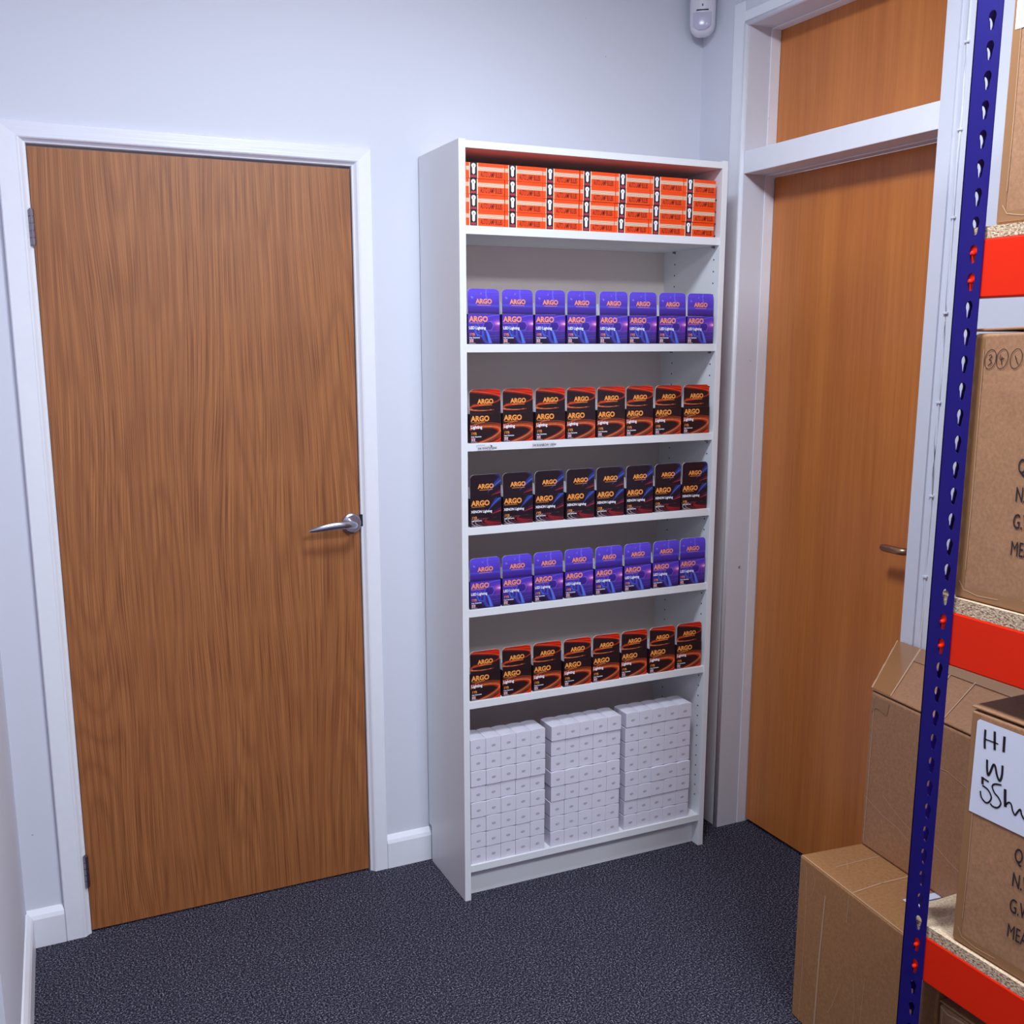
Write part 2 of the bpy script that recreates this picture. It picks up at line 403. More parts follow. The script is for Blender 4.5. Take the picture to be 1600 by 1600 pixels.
# motion sensor high in the corner
ms = empty('motion_sensor', (.872, -.048, 2.404), math.radians(-38))
m = MB()
rings = []
for zz, wx, dy in ((0, .010, .006), (.004, .022, .020), (.014, .032, .030), (.03, .0365, .034), (.07, .0375, .035), (.115, .037, .034), (.15, .034, .030), (.163, .026, .022)):
    rings.append([(wx*math.cos(math.radians(a))*(1 if abs(math.cos(math.radians(a))) < .9 else 1), -dy*max(0, math.sin(math.radians(a)))**.6, zz) for a in [0, 12, 30, 50, 70, 90, 110, 130, 150, 168, 180]] )
vs = [v for r in rings for v in r]; k = 11
fs = [(i*k+j, i*k+j+1, (i+1)*k+j+1, (i+1)*k+j) for i in range(len(rings)-1) for j in range(k-1)]
fs += [(i*k+k-1, i*k, (i+1)*k, (i+1)*k+k-1) for i in range(len(rings)-1)]
fs += [list(range(k))[::-1], [(len(rings)-1)*k+j for j in range(k)]]
m.add(vs, fs); m.obj('housing', M_plastic, ms, smooth=True, bevel=0)
m = MB()
lr = []
for u in np.linspace(-1, 1, 9):
    for v_ in np.linspace(0, 1, 9):
        x_ = u*.026*(1 if v_ > .25 else .72+.28*(v_/.25)); z_ = .013+v_*.046; x_ *= (1-.45*(1-v_/.3)**2 if v_ < .3 else 1)
        y_ = -.0355-.0035*(1-u*u)*(1-(2*v_-1)**2)**.5 if v_ > .0 else -.033
        if abs(u) > .7: y_ += .004*(abs(u)-.7)/.3
        lr.append((x_, y_, z_))
m.add(lr, [(i*9+j, (i+1)*9+j, (i+1)*9+j+1, i*9+j+1) for i in range(8) for j in range(8)])
m.obj('lens', M_lens, ms, smooth=True)
m = MB(); m.box((-.017, -.0358, .0640), (.017, -.0325, .0668)); m.obj('slot', M_dark, ms)
m = MB(); m.box((-.002, -.0355, .075), (.002, -.0325, .082)); m.obj('indicator', M_greyink, ms, bevel=.001)
tag(ms, 'white plastic motion sensor fixed high in the corner above the bookcase', 'sensor')

# ------------------------------------------------------------ bookcase
BK = Matrix.Translation((0, -.0055, 0)) @ Matrix.Rotation(-.0111, 4, 'Z')
W, D, H, T = .80, .279, 2.02, .018
bk = empty('bookcase'); bk.matrix_world = BK
tag(bk, 'tall white bookcase standing between the oak door and the reddish door', 'bookcase')
def side(x0):
    m = MB()
    m.extrude([(x0, -D, 0), (x0, -.022, 0), (x0, -.022, .112), (x0, 0, .112), (x0, 0, H), (x0, -D, H)], (T, 0, 0))
    return m.obj('side_panel', M_mel, bk, bevel=.0007)
side(0); sp_r = side(W-T)
holes = MB()
for yy in (-.253, -.061):
    zz = .16
    while zz < 1.95:
        holes.sweep([(W-T-.0002, yy, zz), (W-T-.0006, yy, zz)], [.0024, .0024], 8); zz += .032
holes.obj('peg_hole_row', M_dark, sp_r)
m = MB(); m.box((T+.0003, -D+.001, H-.020), (W-T-.0003, -.004, H-.003)); m.obj('top_panel', M_mel, bk, bevel=.0006)
m = MB(); m.box((T-.001, -.0035, .08), (W-T+.001, -.0005, H-.012)); m.obj('back_panel', M_melin, bk)
shz = [1.818, 1.529, 1.278, 1.058, .836, .580, .103]
shelves = []
for i, z in enumerate(shz):
    th = .0205
    m = MB(); m.box((T+.0003, -D+(.004 if i < 6 else .001), z-th), (W-T-.0003, -.004, z)); shelves.append(m.obj('shelf', M_mel, bk, bevel=.0007))
for z in shz[:6]:
    m = MB()
    for yy in (-.253, -.061): m.sweep([(W-T-.0004, yy, z-.024), (W-T-.008, yy, z-.024)], [.0028, .0028], 8)
    m.obj('shelf_peg', M_hinge, bk)
m = MB(); m.box((T+.0003, -.247, 0), (W-T-.0003, -.231, .0822)); m.obj('plinth', M_mel, bk, bevel=.0005)
# small stickers on the edge of the third shelf
def sticker(x, z, txt, wd, crown):
    m = MB(); O = (x, -D+.0035, z)
    m.flat(O, X, Z, [[(0, 0), (wd, 0), (wd, .0125), (0, .0125)]], 0, .0002)
    m.text(txt, (x+.002, -D+.0035, z+.002), X, Z, .0088, 1, .0005, .88, .01)
    if crown:
        m.ribbon(O, X, Z, [(-.002, .009), (-.0025, .0125), (.004, .0135), (wd*.55, .0135)], .0006, 1, .0005)
        m.flat(O, X, Z, [[(wd-.004, .014), (wd+.003, .011), (wd-.002, .005), (wd-.001, .010)]], 1, .0005)
    m.obj('edge_label', [M_plastic, M_ink], shelves[2])
sticker(.046, 1.259, 'H4 WHITE 55W', .040, True)
sticker(.204, 1.261, 'H4 RAINBOW 100W', .066, False)

# ------------------------------------------------------------ printed artwork (colour grids)
def seg_dist(xx, yy, pts):
    d = np.full(xx.shape, 9.0); tt = np.zeros(xx.shape)
    P = np.array(pts); L = len(P)-1
    for i in range(L):
        a, b = P[i], P[i+1]; ab = b-a; q = max(ab@ab, 1e-9)
        t = np.clip(((xx-a[0])*ab[0]+(yy-a[1])*ab[1])/q, 0, 1)
        dd = np.hypot(xx-a[0]-t*ab[0], yy-a[1]-t*ab[1]); k = dd < d
        d[k] = dd[k]; tt[k] = (i+t[k])/L
    return d, tt
def bez(p0, p1, p2, p3, n=20):
    return [tuple((1-t)**3*np.array(p0)+3*(1-t)**2*t*np.array(p1)+3*(1-t)*t*t*np.array(p2)+t**3*np.array(p3)) for t in np.linspace(0, 1, n)]
def glow(img, xx, yy, pts, wd, col, a=1.0, taper=0):
    d, t = seg_dist(xx, yy, pts)
    w_ = wd*(1-taper*t) if taper >= 0 else wd*(1+taper*(1-t))
    k = np.clip(np.exp(-(d/np.maximum(w_, 1e-4))**2)*a, 0, 1)[..., None]
    img[:] = img*(1-k)+np.array(col)*k
def art_red_body(xx, yy):
    im = np.ones(xx.shape+(3,))*np.array((38, 20, 26.))
    e = np.hypot((xx-.28)/.74, (yy-.26)/.33)
    br = np.clip((.75-yy)*3, 0, 1)*np.clip((xx+.15)*1.6, .25, 1)
    k = (e > .93)*np.clip((.62+.06*xx-yy)*20, 0, 1)*(xx > .12+.0*yy)
    st = .5+.5*np.sin(e*42+xx*2)
    red = np.stack([150+90*st, 20+50*st, 10+10*st], -1)
    kk = (k*br)[..., None]; im = im*(1-kk)+red*kk
    for o, c, a, w_ in ((0, (250, 130, 50), .95, .014), (.035, (255, 200, 150), .8, .008), (-.04, (190, 40, 16), .8, .02), (.09, (240, 90, 30), .8, .016), (.16, (255, 110, 40), .6, .012)):
        glow(im, xx, yy, bez((0, .47+o*.6), (.5, .60+o), (1.02+o, .55+o), (.96+o, .40), 16)+bez((.96+o, .40), (.9+o, .25), (.6+o, .10-o*.3), (.22+o*1.5, -.02), 16), w_, c, a)
    glow(im, xx, yy, [(0, .60), (.3, .68), (.62, .77)], .022, (210, 60, 24), .95, .8)
    glow(im, xx, yy, [(.15, .64), (.5, .74)], .008, (250, 150, 90), .9, .6)
    return im
def art_red_head(xx, yy):
    im = np.ones(xx.shape+(3,))*np.array((38, 20, 26.))
    k = np.clip((yy-.84+.16*xx)*18, 0, 1)*np.clip(.35+xx, 0, 1); st = .5+.5*np.sin(yy*60+xx*14)
    red = np.stack([165+85*st*xx, 18+45*st*xx, 10+8*st], -1); im = im*(1-k[..., None])+red*k[..., None]
    for o, c, a, w_ in ((0, (255, 150, 90), .95, .012), (.05, (225, 50, 20), .8, .02), (-.04, (170, 30, 16), .6, .03)):
        glow(im, xx, yy, bez((0, .93+o), (.5, .88+o), (.9+o, .80), (1.0+o, .66), 14)+bez((1.0+o, .66), (1.02, .48+o), (.75, .40-o), (.1, .34-o), 14), w_, c, a)
    glow(im, xx, yy, bez((.45, .36), (.1, .36), (-.05, .28), (.06, .2), 14), .03, (225, 80, 30), .9)
    glow(im, xx, yy, bez((0, .17), (.2, .11), (.5, .10), (.78, .15), 14), .03, (215, 60, 24), .95, .6)
    glow(im, xx, yy, bez((0, .18), (.2, .13), (.5, .12), (.7, .15), 14), .012, (255, 190, 120), .9, .5)
    return im
def streaks_blue(im, xx, yy, y0):
    for i, (o, c, w_) in enumerate(((.0, (40, 44, 130), .03), (.05, (52, 84, 200), .02), (.09, (110, 170, 250), .014), (.13, (46, 60, 170), .024), (.2, (60, 110, 220), .014), (.27, (40, 40, 120), .03))):
        glow(im, xx, yy, bez((.55+o*.3, y0+.02+o*.25), (.7, y0+.18+o*.6), (.9, y0+.36+o*.9), (1.05, y0+.46+o*1.1), 10), w_, c, .9, -.8)
    glow(im, xx, yy, [(.68, y0-.10), (1.05, y0+.04)], .03, (210, 50, 60), .95, -.85)
    glow(im, xx, yy, [(.72, y0-.05), (1.05, y0+.14)], .03, (110, 40, 120), .7, -.85)
def art_blue_body(xx, yy):
    im = np.ones(xx.shape+(3,))*np.array((34, 18, 30.)); streaks_blue(im, xx, yy, .52)
    for i in range(5):
        glow(im, xx, yy, bez((.3+.14*i, -.02), (.05+.13*i, .06), (-.05+.10*i, .16), (.18+.09*i, .27), 14), .011, ((236, 214, 214), (236, 214, 214), (120, 70, 80), (190, 34, 44), (220, 44, 50))[i], .9)
    for i in range(5):
        glow(im, xx, yy, bez((1.02, -.02+.05*i), (.8, .04+.03*i), (.5, .10+.025*i), (.5, .22), 12), .012, ((200, 30, 46), (150, 20, 34), (214, 50, 60), (120, 16, 28), (90, 16, 28))[i], .85)
    glow(im, xx, yy, [(.0, .27), (.6, .29), (1, .31)], .008, (150, 120, 120), .6, .9)
    return im
def art_blue_head(xx, yy):
    im = np.ones(xx.shape+(3,))*np.array((34, 18, 30.)); streaks_blue(im, xx, yy, .20)
    glow(im, xx, yy, [(.9, .96), (1, .9)], .04, (50, 50, 150), .8); return im
def art_purple_body(xx, yy):
    g = yy[..., None]; top = np.array((84, 56, 190.)); bot = np.array((44, 26, 84.))
    im = bot+(top-bot)*np.clip(g*1.3, 0, 1)
    k = np.clip((.22-yy)*9, 0, 1)*np.clip((.5-xx)*6, 0, 1); im = im*(1-k[..., None])+np.array((36, 20, 50.))*k[..., None]
    k = np.exp(-(((xx-1.0)/.2)**2+((yy-.70)/.10)**2)); im = im*(1-k[..., None])+np.array((230, 110, 200.))*k[..., None]
    k = np.exp(-(((xx-1.02)/.11)**2+((yy-.69)/.035)**2)); im = im*(1-k[..., None])+np.array((255, 236, 250.))*k[..., None]
    k = np.exp(-(((xx-.95)/.16)**2+((yy-.52)/.09)**2))*.7; im = im*(1-k[..., None])+np.array((140, 50, 160.))*k[..., None]
    gr = ((np.abs(np.sin(xx*70)) > .9) | (np.abs(np.sin(yy*60)) > .92))*(xx > .62)*(yy < .5)*(yy > .08)*.25
    im = im*(1-gr[..., None])+np.array((120, 100, 220.))*gr[..., None]
    hexp = [(.52, .74), (.74, .76), (.80, .62), (.74, .47), (.58, .46), (.47, .60), (.52, .74)]
    dk = (np.hypot((xx-.64)/.16, (yy-.61)/.15) < 1)*.55; im = im*(1-dk[..., None])+np.array((44, 26, 120.))*dk[..., None]
    glow(im, xx, yy, hexp, .008, (150, 140, 240), .8)
    glow(im, xx, yy, bez((.35, .74), (.5, .9), (.75, .98), (1, .98), 10), .01, (120, 130, 250), .8)
    for i in range(6):
        glow(im, xx, yy, bez((.50+.012*i, .58-.02*i), (.60+.01*i, .40), (.62+.012*i, .2), (.66+.018*i, .03), 12), .010, (70+8*i, 150-6*i, 245), .85)
        glow(im, xx, yy, bez((.47, .50), (.40+.02*i, .30), (.44+.015*i, .12), (.56+.02*i, .03), 12), .007, (80, 110, 235), .6)
    glow(im, xx, yy, [(.22, .60), (.24, .4), (.30, .28)], .03, (60, 120, 230), .8); glow(im, xx, yy, [(.3, .30), (.42, .26)], .02, (70, 140, 240), .7)
    glow(im, xx, yy, [(.3, .7), (.36, .5), (.34, .34)], .014, (80, 120, 235), .7)
    for y_ in (.42, .26, .18): glow(im, xx, yy, [(.66, y_), (1, y_+.03)], .008, (110, 100, 230), .6)
    return im
def art_purple_head(xx, yy):
    g = yy[..., None]; im = np.array((58, 34, 130.))+(np.array((100, 76, 226.))-np.array((58, 34, 130.)))*np.clip(g*1.15, 0, 1)
    dt = (np.sin(xx*120)*np.sin(yy*100+xx*60) > .5)*(yy > .62+.3*(1-xx))*.35
    im = im*(1-dt[..., None])+np.array((60, 40, 150.))*dt[..., None]
    glow(im, xx, yy, bez((.6, .98), (.56, .8), (.58, .7), (.62, .6), 8), .02, (130, 130, 255), .7)
    glow(im, xx, yy, [(0, .36), (1, .32)], .05, (90, 100, 240), .5)
    glow(im, xx, yy, [(0, .80), (1, .78)], .008, (130, 110, 220), .6)
    for x_, y_ in ((.12, .66), (.15, .63), (.42, .8)): glow(im, xx, yy, [(x_, y_), (x_+.01, y_+.02)], .016, (170, 180, 255), .8)
    glow(im, xx, yy, [(0, .05), (1, .03)], .04, (44, 26, 96), .7)
    return im
def art_grid(m, x0, x1, z0, z1, y, fn, nx, nz, mi, rounded=0):
    us = np.linspace(0, 1, nx+1); vs_ = np.linspace(0, 1, nz+1); uu, vv = np.meshgrid(us, vs_)
    col = np.clip(fn(uu, vv), 0, 255)/255
    col = np.where(col <= .04045, col/12.92, ((col+.055)/1.055)**2.4)
    xw = x0+uu*(x1-x0); zw = z0+vv*(z1-z0)
    if rounded:
        dz = np.clip(zw-(z1-rounded), 0, rounded); ins = rounded-np.sqrt(np.maximum(rounded**2-dz**2, 0))
        xc = (x0+x1)/2; hw = (x1-x0)/2
        xw = xc+(xw-xc)*(hw-ins)/hw
    st = len(m.v); yw = np.full(uu.shape, y)
    m.v += list(map(tuple, np.stack([xw, yw, zw], -1).reshape(-1, 3)))
    r = nx+1
    for j in range(nz):
        for i in range(nx): m.f.append([st+j*r+i, st+j*r+i+1, st+(j+1)*r+i+1, st+(j+1)*r+i]); m.m.append(mi)
    if m.col is None: m.col = []
    m.col.append((st, col.reshape(-1, 3).astype(np.float32)))

BW, BH, HH, BD = .0885, .0745, .0625, .062
def bulb_box(kind, cat_color):
    """carton with its printed header card raised; local x centred, front at y=0"""
    root = empty('bulb_box')
    body_fn, head_fn, main, edge, tcol, line = {
        'purple': (art_purple_body, art_purple_head, 'LED Lighting', (40, 24, 80), P_pink, .0098),
        'red': (art_red_body, art_red_head, 'Lighting', (38, 20, 26), P_text, .0112),
        'blue': (art_blue_body, art_blue_head, 'XENON Lighting', (34, 18, 30), P_text, .0092)}[kind]
    side_m = bpy.data.materials.get('carton_side_'+kind) or mat('carton_side_'+kind, edge, .4)
    x0, x1 = -BW/2, BW/2
    m = MB(); m.box((x0, 0, 0), (x1, BD, BH), 0)
    art_grid(m, x0+.0003, x1-.0003, .0002, BH-.0004, -.0002, body_fn, 84, 70, 1)
    m.text('ARGO', (x0+.0035, 0, BH-.0185), X, Z, .0185, 2, .0006, .98, .045)
    m.flat((x0+.004, 0, BH-.0225), X, Z, [[(0, 0), (.038, 0), (.038, .0010), (0, .0010)]], 2, .0005)
    m.text(main, (x0+.0025, 0, BH-.0375), X, Z, line, 3, .0006, .92, .03)
    m.text('1YR', (x0+.0035, 0, .0205), X, Z, .0098, 2, .0006, .95, .02)
    m.text('Argo Guarantee', (x0+.0035, 0, .0145), X, Z, .0046, 3, .0006, .95, .03)
    # union flag
    fx, fz, fw, fh = x0+.004, .0045, .0105, .0075; O = (fx, 0, fz)
    if kind != 'blue':
        m.flat(O, X, Z, [[(0, 0), (fw, 0), (fw, fh), (0, fh)]], 4, .0005)
        for p, q in (((0, 0), (fw, fh)), ((0, fh), (fw, 0))):
            m.ribbon(O, X, Z, [p, q], .0018, 3, .0007); m.ribbon(O, X, Z, [p, q], .0007, 5, .0008)
        m.ribbon(O, X, Z, [(0, fh/2), (fw, fh/2)], .0030, 3, .0010); m.ribbon(O, X, Z, [(fw/2, 0), (fw/2, fh)], .0030, 3, .0010)
        m.ribbon(O, X, Z, [(0, fh/2), (fw, fh/2)], .0016, 5, .0012); m.ribbon(O, X, Z, [(fw/2, 0), (fw/2, fh)], .0016, 5, .0012)
    m.flat((x0+.0035, 0, .0018), X, Z, [[(k*.0025, 0), (k*.0025+.0018, 0), (k*.0025+.0018, .0007), (k*.0025, .0007)] for k in range(7)], 3, .0006)
    m.obj('carton', [side_m, P_art, tcol, P_wht, P_flagb, P_flagr], root)
    # header card
    hw = BW/2-.0006
    m = MB(); r = .0115; pts = [(-hw, .0006), (hw, .0006)] + arc(hw-r, HH-r, r, r, 0, 90, 6) + arc(-hw+r, HH-r, r, r, 90, 180, 6)
    m.extrude([(a, .0022, b) for a, b in pts], (0, -.0022+.0008, 0), 2)
    art_grid(m, -hw, hw, .0006, HH, .0006, head_fn, 72, 54, 0, rounded=r)
    m.text('ARGO', (-.0215, .0006, HH*.42), X, Z, .0160, 1, .0006, .98, .045)
    m.flat((-.0175, .0006, HH*.42-.0048), X, Z, [[(0, 0), (.037, 0), (.037, .0011), (0, .0011)]], 1, .0005)
    m.flat((-hw+.002, .0006, HH*.80), X, Z, [[(0, 0), (2*hw-.004, 0), (2*hw-.004, .0003), (0, .0003)]], 3, .0004)
    o = m.obj('header_card', [P_art, tcol, P_wht, side_m], root, loc=(0, 0, BH)); o['label'] = 'raised header card with rounded corners'
    # white dust flaps standing up at both sides
    m = MB()
    for s_ in (-1, 1):
        xa = s_*(BW/2-.0008)
        m.extrude([(xa, .004, 0), (xa, .052, 0), (xa, .044, .026), (xa, .010, .030)], (-s_*.0006, 0, 0), 0)
    m.obj('dust_flap', P_wht, root, loc=(0, 0, BH))
    return root
def place_on_shelf(o, x, y, z, rz=0):
    p = BK @ Vector((x, y, z)); o.location = p; o.rotation_euler = (0, 0, -.0111+rz)
ORD = ['leftmost', 'second from left', 'third from left', 'fourth from left', 'fourth from right', 'third from right', 'second from right', 'rightmost']
SH = ['top', 'second', 'third', 'fourth', 'fifth', 'sixth', 'bottom']
rows = [(1, 'purple', 'purple and blue carton with orange lettering', .0245, .7770), (2, 'red', 'black carton with fiery orange swirls', .0275, .7725), (3, 'blue', 'black carton with blue streaks', .0275, .7775),
        (4, 'purple', 'purple and blue carton with orange lettering', .0255, .7775), (5, 'red', 'black carton with fiery orange swirls', .0240, .7750)]
proto = {}
for si, kind, desc, xa, xb in rows:
    for i in range(8):
        if kind not in proto: proto[kind] = bulb_box(kind, desc); o = proto[kind]
        else: o = copy_tree(proto[kind])
        x = xa+BW/2+(xb-xa-BW)*i/7
        place_on_shelf(o, x+random.uniform(-.001, .001), -.2705+random.uniform(-.002, .003), shz[si]+.0005, random.uniform(-.012, .012))
        for ch in o.children:
            if ch.name.startswith('header_card'): ch.rotation_euler = (random.uniform(-.05, -.0), random.uniform(-.008, .008), 0)
        tag(o, f'{desc}, {ORD[i]} on the {SH[si]} shelf down', 'box', f'{kind if kind!="blue" else "blue-streaked"} bulb cartons on the {SH[si]} shelf')
# orange lamp boxes
OW, OH, OD = .1052, .0368, .075
def orange_box():
    m = MB(); m.box((0, 0, 0), (OW, OD, OH), 0)
    O = (0, 0, 0)
    def R(u0, u1, v0, v1, mi, l): m.flat(O, X, Z, [[(u0*OW, v0*OH), (u1*OW, v0*OH), (u1*OW, v1*OH), (u0*OW, v1*OH)]], mi, l)
    R(.005, .995, .50, .76, 2, .0003)
    for k in range(4): R(.005, .995, .535+.062*k, .548+.062*k, 4, .0005)
    R(.085, .105, .01, .99, 2, .0007); R(.105, .285, 0, 1, 1, .0007); R(.285, .31, .01, .99, 2, .0007)
    # bulb silhouette: globe, neck, cap
    cx = .195*OW; r = .0058
    pts = arc(cx, OH*.80, r, r, -50, 230, 20)
    pts = [(cx-.0036, OH*.32), (cx+.0036, OH*.32)] + pts
    m.flat(O, X, Z, [pts], 3, .0009)
    m.flat(O, X, Z, [[(cx-.0036, OH*.32), (cx, OH*.25), (cx+.0036, OH*.32)]], 3, .0009)
    m.flat(O, X, Z, [[(cx-.001, OH*.72), (cx+.001, OH*.72), (cx+.0008, OH*.84), (cx-.0008, OH*.84)]], 4, .0011)
    for k in range(2): R(.13, .26, .06+.08*k, .11+.08*k, 5, .0009)
    m.text('AUTO LAMP BULBS', (.375*OW, 0, .12*OH), X, Z, .0180, 4, .0006, .385, .006)
    return m.obj('lamp_box', [P_or, P_blk, P_cream, P_wht, P_mar, P_flagr], bevel=0)
pr = None
ORD7 = ['leftmost', 'second', 'third', 'fourth', 'fifth', 'sixth', 'rightmost']; LV = ['bottom layer', 'second layer up', 'third layer up', 'top layer']
for j in range(4):
    for i in range(7):
        if pr is None: pr = orange_box(); o = pr
        else: o = pr.copy(); C.objects.link(o)
        x = .0215+i*.1063
        place_on_shelf(o, x+random.uniform(-.0003, .0006)+(.0 if i else 0)+(j*.0006 if i > 2 else 0), -.2735+random.uniform(0, .0035), shz[0]+.0005+j*.0374, random.uniform(-.004, .004))
        tag(o, f'orange bulb box in the {LV[j]} on the top shelf, {ORD7[i]}' + (' column' if i in (0, 6) else ' column from left'), 'box', 'orange lamp boxes stacked on the top shelf')
# small white cartons
ww, wh, wdp = .0451, .0452, .0715
def white_box():
    m = MB(); nx = 6
    top = [ww*i/nx for i in range(nx+1)]
    def zc(u): return wh - .0022*(abs(u/ww-.5)*2)**2
    m.v += [(x, y, 0) for y in (0, wdp) for x in top]+[(x, y, zc(x)) for y in (0, wdp) for x in top]; k = nx+1
    for i in range(nx):
        m.f += [[i, i+1, 2*k+i+1, 2*k+i], [k+i+1, k+i, 3*k+i, 3*k+i+1], [2*k+i, 2*k+i+1, 3*k+i+1, 3*k+i], [i+1, i, k+i, k+i+1]]; m.m += [0]*4
    m.f += [[0, 2*k, 3*k, k], [nx, k+nx, 3*k+nx, 2*k+nx]]; m.m += [0, 0]
    cx, cz = ww*.5, wh*.44
    for dz, hw_ in ((-.0028, .0034), (-.001, .0058), (.001, .0066), (.0028, .0038)):
        m.flat((cx, 0, cz), X, Z, [[(-hw_+.3*dz, dz-.0003), (hw_*.1, dz-.0003), (hw_*.1, dz+.0004), (-hw_+.3*dz, dz+.0004)], [(hw_*.25, dz-.0003), (hw_, dz-.0003), (hw_, dz+.0004), (hw_*.25, dz+.0004)]], 1, .0003)
    return m.obj('white_carton', [M_whitebox, M_greyink], bevel=.0009, seg=2)
wp = None
stacks = [(.0215, 'left', -.275), (.2695, 'middle', -.275), (.5165, 'right', -.2745)]
ROWN = ['bottom row', 'second row up', 'third row up', 'fourth row up', 'fourth row down', 'third row down', 'second row down', 'top row']
COLN = ['leftmost', 'second from left', 'middle of the row', 'second from right', 'rightmost']
for xs, sn, yf in stacks:
    for r_ in range(8):
        rowj = random.uniform(-.0015, .0015); yj = random.uniform(-.001, .0035)
        for c_ in range(5):
            if wp is None: wp = white_box(); o = wp
            else: o = wp.copy(); C.objects.link(o)
            x = xs+c_*.0458+rowj*(r_ > 0)*.6+ (0 if sn != 'left' else abs(rowj)*.5)
            place_on_shelf(o, x, yf+yj+random.uniform(-.0006, .001), shz[6]+.0005+r_*.0461, random.uniform(-.006, .006))
            tag(o, f'small white carton, {sn} stack on the bottom shelf, {ROWN[r_]}, {COLN[c_]}', 'box', 'small white cartons stacked on the bottom shelf')

# ------------------------------------------------------------ storage rack
Xp = .38; y0, y1 = -1.457, -1.5065; PH = 2.25; hz0 = 2.0205-.0437*46
def keyhole(cu, cv):
    """closed outline: round head with a slot below; returns (u,v) list"""
    top = arc(cu, cv+.0042, .0072, .0092, -40, 220, 14)
    bot = arc(cu, cv-.0112, .0042, .0045, 180, 360, 8)
    return top+bot
def perforated(width, height, cu, thick, phase):
    cv = bpy.data.curves.new('p', 'CURVE'); cv.dimensions = '2D'; cv.fill_mode = 'BOTH'; cv.extrude = thick/2
    def spl(pts):
        s = cv.splines.new('POLY'); s.points.add(len(pts)-1)
        for p, q in zip(s.points, pts): p.co = (q[0], q[1], 0, 1)
        s.use_cyclic_u = True
    spl([(0, 0), (width, 0), (width, height), (0, height)])
    k = 0
    while True:
        z = phase+k*.0437; k += 1
        if z > height-.03: break
        spl(keyhole(cu, z))
    o = bpy.data.objects.new('p', cv); C.objects.link(o); me = bpy.data.meshes.new_from_object(o)
    v = [tuple(q.co) for q in me.vertices]; f = [list(p.vertices) for p in me.polygons]
    bpy.data.objects.remove(o); bpy.data.meshes.remove(me); bpy.data.curves.remove(cv); return v, f
wid = y0-y1
pv, pf = perforated(wid, PH, .0315, .002, hz0)
lv, lf = perforated(.046, PH, .0305, .002, hz0)
def upright(x, yface, sx, sy):
    """sx: direction of the depth leg, sy: direction from the outer edge inwards"""
    m = MB()
    m.add([(sx*(.001+b), sy*u, v) for u, v, b in pv], pf, 0)
    m.add([(sx*u, sy*(.001+b), v) for u, v, b in lv], lf, 0)
    return m.obj('upright', M_blue, rack, loc=(x, yface, 0))
rack = empty('storage_rack', (0, 0, 0))
tag(rack, 'blue and red boltless storage rack with chipboard shelves along the right wall', 'storage rack')
yN = -2.62
upright(Xp, y0, 1, -1); upright(.905, y0, -1, -1); upright(Xp, yN, 1, 1); upright(.905, yN, -1, 1)
beams = [(1.6925, 1.600, (8, 9)), (1.0783, .9845, (22, 23)), (.4708, .3825, (36, 37))]
for zt, zb, hk in beams:
    for xf, dx in ((Xp+.0028, .028), (.905-.0028, -.028)):
        m = MB()
        m.extrude([(xf, y0-.006, zb), (xf, y0-.006, zt), (xf+dx, y0-.006, zt), (xf+dx, y0-.006, zb)], (0, yN-y0+.012, 0), 0)
        bmo = m.obj('beam', M_red, rack, bevel=.003, seg=2)
        if dx > 0:
            for k in hk:
                z = 2.0205-.0437*k
                m = MB(); m.sweep([(xf+.001, y1+wid-.0315, z+.000), (xf-.0030, y1+wid-.0315, z), (xf-.0062, y1+wid-.0315, z), (xf-.0078, y1+wid-.0315, z)], [.0036, .0036, .0034, .0018], 14)
                m.obj('rivet', M_red, bmo)
                m = MB(); m.sweep([(xf-.0005, y1+wid-.0315, z-.001), (xf-.0012, y1+wid-.0315, z-.001)], [.0058, .0058], 14); 
for zb, zt in ((1.6927, 1.7112), (1.0785, 1.1040), (.4710, .4912)):
    ya, yb = -1.4465, -2.6; e = .052
    plan = [(.430, ya), (.430, ya-.0145), (Xp+.0045, ya-.0145), (Xp+.004, yb+.05), (.425, yb+.05), (.425, yb), (.862, yb), (.862, yb+.05), (.90, yb+.05), (.90, ya-.0145), (.855, ya-.0145), (.855, ya)]
    m = MB(); m.prism(plan, zb, zt); m.m = [0, 1]+[0]*(len(m.f)-2)
    m.obj('shelf_board', [M_chip, M_chiptop], rack)

# ------------------------------------------------------------ cardboard cartons
def lerp(a, b, t): return tuple(p+(q-p)*t for p, q in zip(a, b))
def carton(name, plan, z0, z1, card_m, ztop=None, flap=True, gap=.004):
    """plan counter-clockwise quad; ztop heights of the lid corners"""
    root = empty(name)
    zt = ztop or [z1]*4
    zb = [z-(.008 if flap else 0) for z in zt]
    m = MB(); m.prism(plan, z0, 0, 0, zb); m.obj('carton_body', [card_m], root, bevel=.005, seg=3)
    if flap:
        c = (sum(p[0] for p in plan)/4, sum(p[1] for p in plan)/4)
        inner = [lerp(p, c, .01) for p in plan]
        n = 4
        m = MB()
        m.add([(p[0], p[1], z-.0045) for p, z in zip(plan, zt)]+[(p[0], p[1], z) for p, z in zip(plan, zt)],
              [(3, 2, 1, 0), (4, 5, 6, 7)]+[(i, (i+1) % n, n+(i+1) % n, n+i) for i in range(n)])
        m.obj('top_flap', card_m, root, bevel=.0015)
    return root
def face_uv(A, B):
    """plane on a vertical face from plan point A to B; U horizontal unit, V up"""
    U = Vector((B[0]-A[0], B[1]-A[1], 0)).normalized(); return Vector((A[0], A[1], 0)), U, Z
rnd = random.Random(3)
